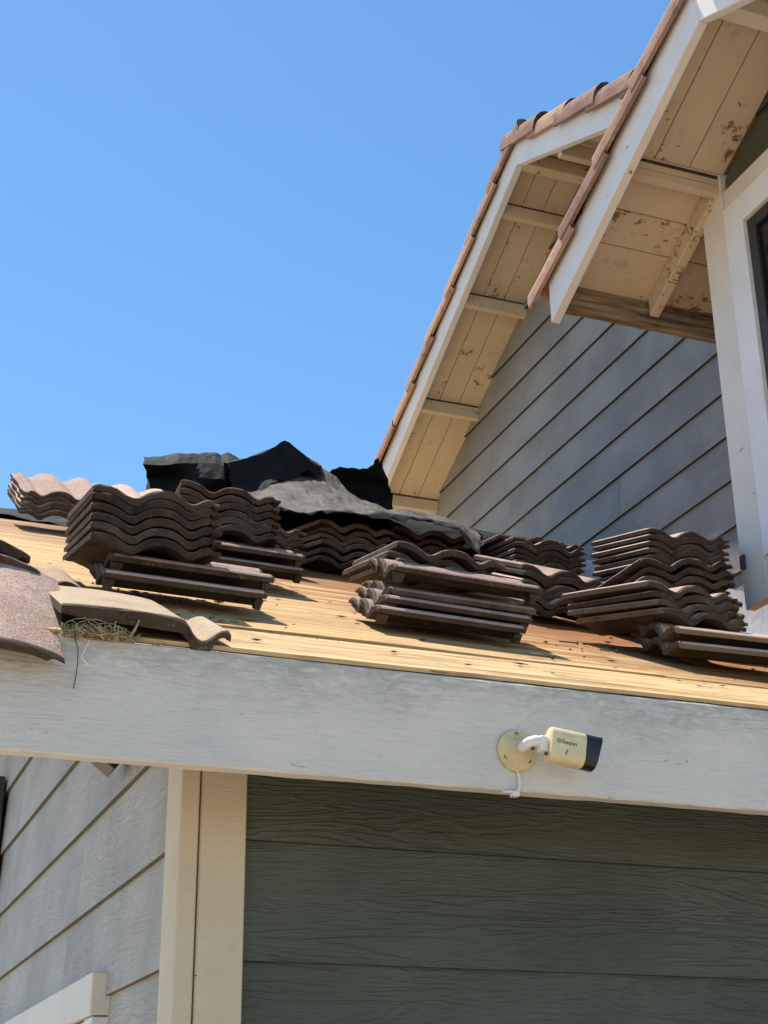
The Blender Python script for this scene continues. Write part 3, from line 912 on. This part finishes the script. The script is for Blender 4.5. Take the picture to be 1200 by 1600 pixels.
tag(b, 'wide broad-humped tile left on the eave with its dark end on the fascia', 'roof tile')

# ------------------------------------------------------------------ torn roofing felt
FELT_DRAPE=[[(1.74,6.5,4.728),(1.866,6.5,4.772),(1.964,6.5,4.834),(2.037,6.5,4.878),(2.132,6.5,4.836),(2.285,6.5,4.754),(2.327,6.2,4.523),(2.419,6.1,4.442),(2.542,6.0,4.4),(2.706,6.0,4.397),(2.86,6.0,4.327)],[(1.659,6.25,4.649),(1.802,6.25,4.702),(1.887,6.25,4.757),(1.951,6.25,4.798),(2.033,6.25,4.757),(2.129,6.1,4.598),(2.218,5.95,4.429),(2.314,5.85,4.341),(2.448,5.8,4.324),(2.607,5.8,4.322),(2.763,5.8,4.261)],[(1.653,6.1,4.458),(1.756,6.1,4.5),(1.845,6.1,4.546),(1.929,6.1,4.586),(2.01,6.08,4.577),(2.092,5.95,4.468),(2.177,5.8,4.331),(2.264,5.7,4.263),(2.397,5.65,4.246),(2.552,5.65,4.244),(2.691,5.65,4.18)],[(1.589,5.75,4.244),(1.674,5.75,4.266),(1.761,5.75,4.297),(1.849,5.75,4.323),(1.95,5.75,4.329),(2.022,5.65,4.264),(2.098,5.52,4.186),(2.208,5.5,4.167),(2.335,5.45,4.15),(2.479,5.45,4.138),(2.598,5.45,4.071)],[(1.495,5.22,3.97),(1.558,5.22,3.973),(1.642,5.22,3.98),(1.733,5.22,3.991),(1.825,5.22,4.005),(1.912,5.22,4.012),(2.012,5.22,4.018),(2.118,5.22,4.022),(2.254,5.22,4.033),(2.391,5.22,4.016),(2.49,5.22,3.944)],[(1.495,5.2,3.942),(1.555,5.2,3.948),(1.639,5.2,3.955),(1.729,5.2,3.966),(1.818,5.2,3.979),(1.908,5.2,3.989),(2.004,5.2,3.995),(2.109,5.2,3.999),(2.242,5.2,4.009),(2.375,5.2,3.983),(2.476,5.2,3.906)]]
FELT_FLAP=[[(1.272,6.27,4.625),(1.35,6.27,4.641),(1.438,6.26,4.657),(1.528,6.25,4.671),(1.614,6.25,4.682),(1.643,6.25,4.666),(1.668,6.24,4.683),(1.702,6.23,4.68),(1.758,6.2,4.636)],[(1.247,6.12,4.505),(1.322,6.13,4.525),(1.418,6.16,4.56),(1.517,6.2,4.597),(1.598,6.18,4.598),(1.626,6.17,4.585),(1.651,6.15,4.587),(1.686,6.14,4.584),(1.742,6.12,4.552)],[(1.294,6.26,4.519),(1.366,6.25,4.523),(1.45,6.22,4.523),(1.526,6.16,4.502),(1.602,6.14,4.499),(1.633,6.14,4.498),(1.674,6.18,4.521),(1.717,6.2,4.533),(1.779,6.22,4.535)],[(1.266,6.14,4.396),(1.348,6.15,4.406),(1.439,6.16,4.418),(1.539,6.2,4.444),(1.626,6.22,4.459),(1.657,6.22,4.46),(1.682,6.2,4.453),(1.708,6.16,4.436),(1.758,6.14,4.426)],[(1.287,6.25,4.369),(1.374,6.25,4.369),(1.464,6.25,4.369),(1.555,6.25,4.37),(1.637,6.25,4.372),(1.668,6.25,4.374),(1.699,6.25,4.375),(1.736,6.25,4.377),(1.792,6.25,4.379)]]
FELT_RIGHT=[[(2.131,6.2,4.635),(2.173,6.2,4.662),(2.229,6.2,4.688),(2.285,6.2,4.7),(2.345,6.2,4.713),(2.385,6.2,4.74),(2.422,6.2,4.77)],[(2.171,6.25,4.629),(2.217,6.25,4.66),(2.267,6.25,4.681),(2.323,6.25,4.687),(2.377,6.25,4.692),(2.424,6.25,4.717),(2.455,6.25,4.756)],[(2.222,6.3,4.61),(2.275,6.3,4.646),(2.328,6.3,4.668),(2.382,6.3,4.676),(2.436,6.3,4.692),(2.484,6.3,4.695),(2.521,6.3,4.663)],[(2.299,6.35,4.588),(2.353,6.35,4.61),(2.4,6.35,4.617),(2.451,6.35,4.618),(2.495,6.35,4.618),(2.53,6.35,4.637),(2.547,6.35,4.667)],[(2.366,6.35,4.543),(2.41,6.35,4.55),(2.454,6.35,4.553),(2.491,6.35,4.555),(2.525,6.35,4.556),(2.546,6.35,4.563),(2.556,6.35,4.571)]]
FELT_FOLD=[[(1.665,6.27,4.652),(1.767,6.27,4.689),(1.846,6.27,4.732),(1.903,6.27,4.769),(1.958,6.27,4.809),(2.007,6.27,4.782),(2.04,6.27,4.764),(2.079,6.27,4.739),(2.138,6.27,4.704)],[(1.593,6.0,4.527),(1.691,6.0,4.562),(1.766,6.0,4.604),(1.821,6.0,4.639),(1.873,6.0,4.677),(1.92,6.0,4.652),(1.952,6.0,4.634),(1.989,6.0,4.611),(2.046,6.0,4.577)],[(1.626,6.0,4.42),(1.713,6.0,4.463),(1.77,6.0,4.515),(1.821,6.0,4.549),(1.867,6.0,4.582),(1.918,6.0,4.571),(1.949,6.0,4.576),(1.99,6.0,4.579),(2.051,6.0,4.556)],[(1.631,5.9,4.27),(1.707,5.9,4.318),(1.75,5.92,4.39),(1.8,5.93,4.427),(1.842,5.94,4.46),(1.9,5.95,4.467),(1.934,5.96,4.499),(1.98,5.97,4.534),(2.049,5.98,4.526)]]
def felt_sheet(name, rows, label, top, under, crumple=.02, sub=5, seed=0, rag=.02, th=.004):
    """crumpled sheet through rows of points (Catmull-Rom both ways), two skins and a rim"""
    def cr(p, t):
        n = len(p) - 1
        i = min(int(t), n - 1); f = t - i
        a, b, c, d = p[max(i - 1, 0)], p[i], p[i + 1], p[min(i + 2, n)]
        s_ = .5 * (2 * b + (c - a) * f + (2 * a - 5 * b + 4 * c - d) * f * f + (3 * b - a - 3 * c + d) * f ** 3)
        return s_.lerp(b.lerp(c, f), .75)
    P = [[Vector(q) for q in r] for r in rows]
    nu, nv = (len(P[0]) - 1) * sub, (len(P) - 1) * sub
    grid = []
    for i in range(nv + 1):
        r = []
        for j in range(nu + 1):
            col = [cr(row, j / sub) for row in P]
            p = cr(col, i / sub)
            q = Vector((noise.noise(p * 7 + Vector((seed, 0, 0))), noise.noise(p * 7 + Vector((0, seed, 5))), noise.noise(p * 7 + Vector((3, 0, seed)))))
            q2 = Vector((noise.noise(p * 22 + Vector((seed, 0, 0))), noise.noise(p * 22 + Vector((0, seed, 5))), abs(noise.noise(p * 22 + Vector((3, 0, seed))))))
            edge = min(i, nv - i, j, nu - j)
            q3 = abs(noise.noise(Vector((p.x * 5 + p.y * 2.1 + seed, p.x * 3 - p.z * 4, seed)))) * 1.3
            p = p + crumple * q + crumple * .5 * q2 - Vector((0, -.4, 1)) * crumple * q3
            if edge == 0:
                p += Vector((rag * noise.noise(p * 31), 0, rag * noise.noise(p * 27 + Vector((9, 9, seed)))))
            r.append(p)
        grid.append(r)
    W = nu + 1
    vs = [p for r in grid for p in r]
    o = len(vs)
    nr = []
    for i in range(nv + 1):
        for j in range(W):
            du = grid[i][min(j + 1, nu)] - grid[i][max(j - 1, 0)]
            dv = grid[min(i + 1, nv)][j] - grid[max(i - 1, 0)][j]
            n = du.cross(dv)
            nr.append(n.normalized() if n.length > 1e-9 else Vector((0, 0, 1)))
    flip = 1 if sum(n.z for n in nr) > 0 else -1
    vs += [vs[i] - nr[i] * th * flip for i in range(o)]
    fs, mi = [], []
    for i in range(nv):
        for j in range(nu):
            a = i * W + j
            f = (a, a + 1, a + W + 1, a + W)
            fs.append(f); mi.append(0)
            fs.append(tuple(o + q for q in f[::-1])); mi.append(1)
    rim = [j for j in range(W)] + [i * W + nu for i in range(1, nv + 1)] + [nv * W + j for j in range(nu - 1, -1, -1)] + [i * W for i in range(nv - 1, 0, -1)]
    for a, b in zip(rim, rim[1:] + rim[:1]):
        fs.append((a, o + a, o + b, b)); mi.append(1)
    me = mesh(name, vs, fs, [top, under], False, mi)
    bm = bmesh.new(); bm.from_mesh(me)
    bmesh.ops.recalc_face_normals(bm, faces=bm.faces)
    bm.to_mesh(me); bm.free()
    ob = link(name, me)
    tag(ob, label, 'roofing felt', 'torn sheets of roofing felt at the ridge')
    return ob
felt_sheet('roofing_felt', FELT_DRAPE, 'grey dusty felt sheet peaked and draped over two tile piles', 'felt_top', 'felt', .018, 5, 2)
felt_sheet('roofing_felt', FELT_FLAP, 'upright black felt flap behind the left tile piles', 'felt', 'felt', .011, 3, 7, .006, .003)
felt_sheet('roofing_felt', FELT_FOLD, 'black torn fold hanging from the peak of the grey drape', 'felt', 'felt', .012, 4, 29, .018, .003)
felt_sheet('roofing_felt', FELT_RIGHT, 'crumpled black felt curling up against the upper gable rake', 'felt', 'felt', .016, 4, 13, .012, .003)
zr_ = deck_z(RIDGE_Y)
bx_ = (1.28, 1.6, 1.95, 2.3, 2.65, 3.0, 3.32)
felt_sheet('roofing_felt', [[(x, 5.86, deck_z(5.86) + .01) for x in bx_], [(x, 6.02, (4.24, 4.30, 4.345, 4.335, 4.33, 4.32, 4.31)[i]) for i, x in enumerate(bx_)],
                            [(x, 6.16, (4.33, 4.41, 4.47, 4.46, 4.455, 4.445, 4.44)[i]) for i, x in enumerate(bx_)], [(x, 6.7, zr_ + .02) for x in bx_]],
           'black felt bunched along the ridge below the grey drape', 'felt', 'felt', .010, 5, 23)
felt_sheet('roofing_felt', [[(x, 6.25, deck_z(6.25) + .012) for x in (0.2, .5, .8, 1.1, 1.4)], [(x, 6.45, deck_z(6.45) + .03) for x in (0.2, .5, .8, 1.1, 1.4)],
                            [(x, 6.62, zr_ + .04) for x in (0.2, .5, .8, 1.1, 1.4)], [(x, 6.85, zr_ - .06) for x in (0.2, .5, .8, 1.1, 1.4)]],
           'low strip of black felt along the ridge at far left', 'felt', 'felt', .012, 5, 17)

# ------------------------------------------------------------------ security camera on the fascia
sc = empty('security_camera', (1.446, 2.9, 2.424))
tag(sc, 'yellowed white bullet security camera with black hood on the grey fascia', 'security camera')
def revolve(name, prof, origin, axis, mat, parent, k=40):
    axis = Vector(axis).normalized()
    a = axis.orthogonal().normalized(); b = axis.cross(a)
    vs, fs = [], []
    n = len(prof)
    for (r, h) in prof:
        for j in range(k):
            t = 2 * math.pi * j / k
            vs.append(Vector(origin) + axis * h + r * (math.cos(t) * a + math.sin(t) * b))
    for i in range(n - 1):
        for j in range(k):
            fs.append((i * k + j, i * k + (j + 1) % k, (i + 1) * k + (j + 1) % k, (i + 1) * k + j))
    fs.append(tuple(range(k - 1, -1, -1)))
    fs.append(tuple((n - 1) * k + j for j in range(k)))
    me = mesh(name, vs, fs, mat, True)
    bm = bmesh.new(); bm.from_mesh(me)
    bmesh.ops.recalc_face_normals(bm, faces=bm.faces)
    for e in bm.edges:
        if len(e.link_faces) == 2 and e.calc_face_angle(0) > .7: e.smooth = False
    bm.to_mesh(me); bm.free()
    return link(name, me, parent)
mount = revolve('mount_plate', [(.046, .001), (.0465, .006), (.044, .009), (.034, .010), (.030, .013), (.024, .016), (.021, .022), (.018, .024)], (1.446, 2.899, 2.424), (0, -1, 0), 'cam_disc', sc)
for dx, dz in ((-.002, .036), (-.029, -.016), (.026, -.021)):
    revolve('screw', [(.0052, .0), (.0052, .0015), (.003, .0018), (.002, .0008)], (1.446 + dx, 2.8905, 2.424 + dz), (0, -1, 0), 'rust', mount, 14)
arm = tube('arm', [(1.446, 2.88, 2.424), (1.448, 2.862, 2.427), (1.453, 2.846, 2.431), (1.463, 2.836, 2.433), (1.475, 2.832, 2.431), (1.488, 2.831, 2.428)], .0125, 'cam_arm', sc, 16)
box('clamp', 1.466, 1.486, 2.820, 2.843, 2.408, 2.443, 'cam_arm', arm, .003)
revolve('screw', [(.004, 0), (.004, .003)], (1.477, 2.8205, 2.402), (0, -1, 0), 'rust', arm, 12)
revolve('screw', [(.004, 0), (.004, .004)], (1.456, 2.840, 2.416), (0, -1, 0), 'rust', arm, 12)
# body: rounded box section swept along its axis
AX = Vector((1, -.10, -.155)).normalized()
SD = Vector((0.10, 1, 0)); SD = (SD - AX * SD.dot(AX)).normalized()
UPV = SD.cross(AX) * -1
if UPV.z < 0: UPV = -UPV
C0 = Vector((1.487, 2.829, 2.426))
def section(hw, hh, r, k=7):
    out = []
    for cx, cz, a0 in ((hw - r, hh - r, 0), (-hw + r, hh - r, 90), (-hw + r, -hh + r, 180), (hw - r, -hh + r, 270)):
        for i in range(k):
            t = R_(a0 + 90 * i / (k - 1))
            out.append((cx + r * math.cos(t), cz + r * math.sin(t)))
    return out
def sweep(name, stations, mat, parent, caps=True, slant=0.0):
    vs, fs = [], []
    k = None
    for (d, hw, hh, r, sl) in stations:
        s = section(hw, hh, r); k = len(s)
        for (a, c) in s:
            vs.append(C0 + AX * (d + sl * c / hh) + SD * a + UPV * c)
    n = len(stations)
    for i in range(n - 1):
        for j in range(k):
            fs.append((i * k + j, i * k + (j + 1) % k, (i + 1) * k + (j + 1) % k, (i + 1) * k + j))
    if caps:
        fs.append(tuple(range(k - 1, -1, -1))); fs.append(tuple((n - 1) * k + j for j in range(k)))
    me = mesh(name, vs, fs, mat, True)
    bm = bmesh.new(); bm.from_mesh(me)
    bmesh.ops.recalc_face_normals(bm, faces=bm.faces)
    for e in bm.edges:
        if len(e.link_faces) == 2 and e.calc_face_angle(0) > .6: e.smooth = False
    bm.to_mesh(me); bm.free()
    return link(name, me, parent)
HW, HH = .026, .0385
body = sweep('body', [(.000, HW - .004, HH - .004, .018, 0), (.002, HW - .001, HH - .001, .02, 0), (.006, HW, HH, .021, 0), (.078, HW, HH, .021, 0), (.080, HW - .001, HH - .001, .02, 0)], 'cam_white', sc)
sweep('hood', [(.0805, HW - .0005, HH - .0005, .02, 0), (.105, HW - .0002, HH - .0002, .0203, 0.0), (.112, HW, HH, .02, .006), (.1115, HW - .003, HH - .003, .018, .006), (.085, HW - .004, HH - .004, .018, 0)], 'black', sc)
def print_text(txt, size, along, upo, parent, name):
    cu = bpy.data.curves.new(name, 'FONT')
    cu.body = txt; cu.size = size; cu.align_x = 'LEFT'; cu.extrude = .0002
    to = bpy.data.objects.new(name + '_tmp', cu)
    COL.objects.link(to)
    bpy.context.view_layer.update()
    me = bpy.data.meshes.new_from_object(to.evaluated_get(bpy.context.evaluated_depsgraph_get()))
    bpy.data.objects.remove(to)
    me.materials.clear(); me.materials.append(MT['ink'])
    o_ = C0 + AX * along - SD * (HW + .0006) + UPV * upo
    mw = Matrix((AX, UPV, -SD)).transposed().to_4x4(); mw.translation = o_
    me.transform(mw)
    return link(name, me, parent)
print_text('Swann', .0135, .0225, .0005, body, 'lettering')
lo = C0 + AX * .016 - SD * (HW + .0005) + UPV * .005
ring = []
for i in range(25):
    t = 2 * math.pi * i / 24
    ring.append(lo + AX * .0045 * math.cos(t) + UPV * .0045 * math.sin(t))
tube('emblem', ring, .0006, 'ink', body, 5)
tube('emblem', [lo + AX * (-.002 + .004 * q) + UPV * (.002 * math.sin(q * 6.3)) for q in (0, .25, .5, .75, 1)], .0006, 'ink', body, 5)
tube('print_mark', [C0 + AX * .034 - SD * (HW + .0004) - UPV * .022, C0 + AX * .037 - SD * (HW + .0004) - UPV * .012], .0011, 'ink', body, 5)
cb = tube('security_cable', [(1.444, 2.8975, 2.381), (1.447, 2.893, 2.370), (1.448, 2.893, 2.350), (1.444, 2.892, 2.338), (1.436, 2.892, 2.332), (1.422, 2.895, 2.333), (1.412, 2.91, 2.334)], .0032, 'cam_arm', sc, 8)
box('cable_clip', 1.428, 1.444, 2.886, 2.904, 2.322, 2.333, 'cam_arm', sc, .001)

# ------------------------------------------------------------------ small dark fixture behind the fascia
lf = empty('porch_light', (0.772, 4.0, 2.60))
tag(lf, 'small black box-shaped light peeking below the fascia at left', 'light')
fx = hexa('housing', [(p.x, p.y, p.z) for p in [Vector((0.772, 4.0, 2.624)) + Matrix.Rotation(R_(38), 3, 'Y') @ Vector(q) for q in
      ((-.032, -.05, -.038), (.032, -.05, -.038), (.032, .05, -.038), (-.032, .05, -.038), (-.032, -.05, .038), (.032, -.05, .038), (.032, .05, .038), (-.032, .05, .038))]], 'black', lf, .003)
tube('bracket', [(0.78, 4.02, 2.63), (0.80, 4.02, 2.66), (0.812, 4.02, 2.70), (0.822, 4.02, 2.72)], .008, 'trim', lf, 8)

# ------------------------------------------------------------------ small litter on the roof
rn = random.Random(3)
def nail(head, tip, lab):
    h, t = Vector(head), Vector(tip)
    r = empty('nail', head)
    tube('shank', [h, t], .0022, 'rust', r, 6)
    d = (t - h).normalized()
    tube('head', [h - d * .002, h + d * .003], .0055, 'rust', r, 10)
    tag(r, lab, 'nail', 'rusty nails lying on the bare deck')
nail((2.106, 3.778, deck_z(3.778) + .006), (2.055, 3.80, deck_z(3.80) + .004), 'rusty nail uppermost of the three between the middle and right piles')
nail((2.176, 3.674, deck_z(3.674) + .006), (2.131, 3.695, deck_z(3.695) + .004), 'rusty nail nearest to the crosswise tiles at the right edge')
nail((1.759, 3.29, deck_z(3.29) + .012), (1.722, 3.34, deck_z(3.34) + .010), 'rusty nail lying lowest on the deck near the fascia')
ch = hexa('batten_scrap', [(2.363, 3.618, deck_z(3.618) + .002), (2.448, 3.600, deck_z(3.600) + .002), (2.450, 3.630, deck_z(3.630) + .002), (2.366, 3.648, deck_z(3.648) + .002),
                           (2.363, 3.618, deck_z(3.618) + .020), (2.447, 3.600, deck_z(3.600) + .018), (2.450, 3.630, deck_z(3.630) + .019), (2.366, 3.648, deck_z(3.648) + .021)], 'chip', None, .003)
tag(ch, 'small brown wood scrap lying below the crosswise tiles at right', 'wood scrap')
# dry straw and twigs caught at the eave: one uncountable clump
vs, fs = [], []
for i in range(130):
    a = rn.gauss(.33, .20)
    x = .455 + .19 * min(1.05, max(-.05, a)); y = 2.888 + rn.uniform(-.014, .03)
    z = 2.577 + rn.uniform(0, .022) * math.exp(-((a - .35) / .35) ** 2)
    d = Vector((rn.gauss(0, 1), rn.gauss(0, .5), rn.gauss(0, .55))).normalized()
    L = rn.uniform(.012, .055)
    bend = Vector((rn.gauss(0, 1), rn.gauss(0, 1), rn.gauss(0, 1))) * L * .22
    p0 = Vector((x, y, z)); p = [p0 - d * L / 2, p0 + bend, p0 + d * L / 2]
    for q in p: q.z = max(q.z, 2.574)
    v, f = tube_data(p, rn.uniform(.0005, .0014) * (2.2 if rn.random() < .12 else 1), 5)
    fs += [tuple(k_ + len(vs) for k_ in q) for q in f]; vs += v
for i in range(4):       # longer loops of dry grass
    x = rn.uniform(.46, .70)
    r = rn.uniform(.012, .03)
    p = [Vector((x + r * math.cos(t) * 1.6, 2.886 + .004 * math.sin(3 * t), 2.585 + r * max(-.2, math.sin(t)))) for t in [R_(q) for q in range(-20, 200, 22)]]
    v, f = tube_data(p, .0008, 5)
    fs += [tuple(k_ + len(vs) for k_ in q) for q in f]; vs += v
st = link('dry_straw', mesh('dry_straw', vs, fs, 'straw', True))
tag(st, 'tangle of dry straw and twigs caught on the eave at left', 'straw', kind='stuff')
tw = tube('twig', [(0.575, 2.888, 2.578), (0.588, 2.884, 2.60), (0.596, 2.88, 2.622)], .0035, 'straw', None, 7, .0022)
tag(tw, 'short stout brown twig standing up from the straw', 'twig')
th = tube('dangling_stem', [(0.462, 2.894, 2.60), (0.468, 2.887, 2.575), (0.477, 2.886, 2.55), (0.479, 2.888, 2.52), (0.477, 2.890, 2.49), (0.475, 2.892, 2.468)], .0011, 'rust', None, 5)
tag(th, 'thin dark stem dangling down the fascia below the straw', 'stem')
ww = tube('white_wire', [(0.500, 2.893, 2.577), (0.496, 2.889, 2.562), (0.489, 2.889, 2.545), (0.485, 2.890, 2.533), (0.493, 2.890, 2.526), (0.500, 2.891, 2.519)], .0013, 'white_wire', None, 6)
tag(ww, 'kinked white wire dangling on the fascia below the straw', 'wire')
# torn grey scrap wedged at the right of the front-left pile
sp = hexa('felt_scrap', [(0.925, 3.80, deck_z(3.8) + .05), (0.985, 3.70, deck_z(3.7) + .065), (0.992, 3.71, deck_z(3.71) + .066), (0.932, 3.81, deck_z(3.81) + .052),
                         (0.905, 3.80, deck_z(3.8) + .105), (0.93, 3.72, deck_z(3.72) + .115), (0.936, 3.73, deck_z(3.73) + .116), (0.91, 3.81, deck_z(3.81) + .107)], 'felt_top', None, .002)
tag(sp, 'pale grey felt scrap wedged beside the front-left pile', 'felt scrap')
# crumbs of mortar and bark on the deck
vs, fs = [], []
for i in range(240):
    x = rn.uniform(.5, 3.0); y = rn.uniform(3.0, 4.3)
    if rn.random() < .45: x = rn.gauss(.75, .12); y = rn.gauss(3.55, .2)
    if y < 2.95 or 3.22 < y < 3.27: continue
    s = rn.uniform(.0015, .006) * (1.6 if rn.random() < .06 else 1)
    c = Vector((x, y, deck_z(y) + s * .5 + .004))
    b0 = len(vs)
    e = [Vector((s * rn.uniform(.8, 4.5), 0, 0)), Vector((0, s * rn.uniform(.6, 1.2), 0)), Vector((0, 0, s * rn.uniform(.3, .7)))]
    vs += [c + e[0], c - e[0], c + e[1], c - e[1], c + e[2], c - e[2]]
    fs += [tuple(b0 + q for q in t) for t in ((0, 2, 4), (2, 1, 4), (1, 3, 4), (3, 0, 4), (2, 0, 5), (1, 2, 5), (3, 1, 5), (0, 3, 5))]
cr_ = link('debris', mesh('debris', vs, fs, 'chip'))
tag(cr_, 'crumbs of broken tile and bark scattered over the bare deck', 'debris', kind='stuff')
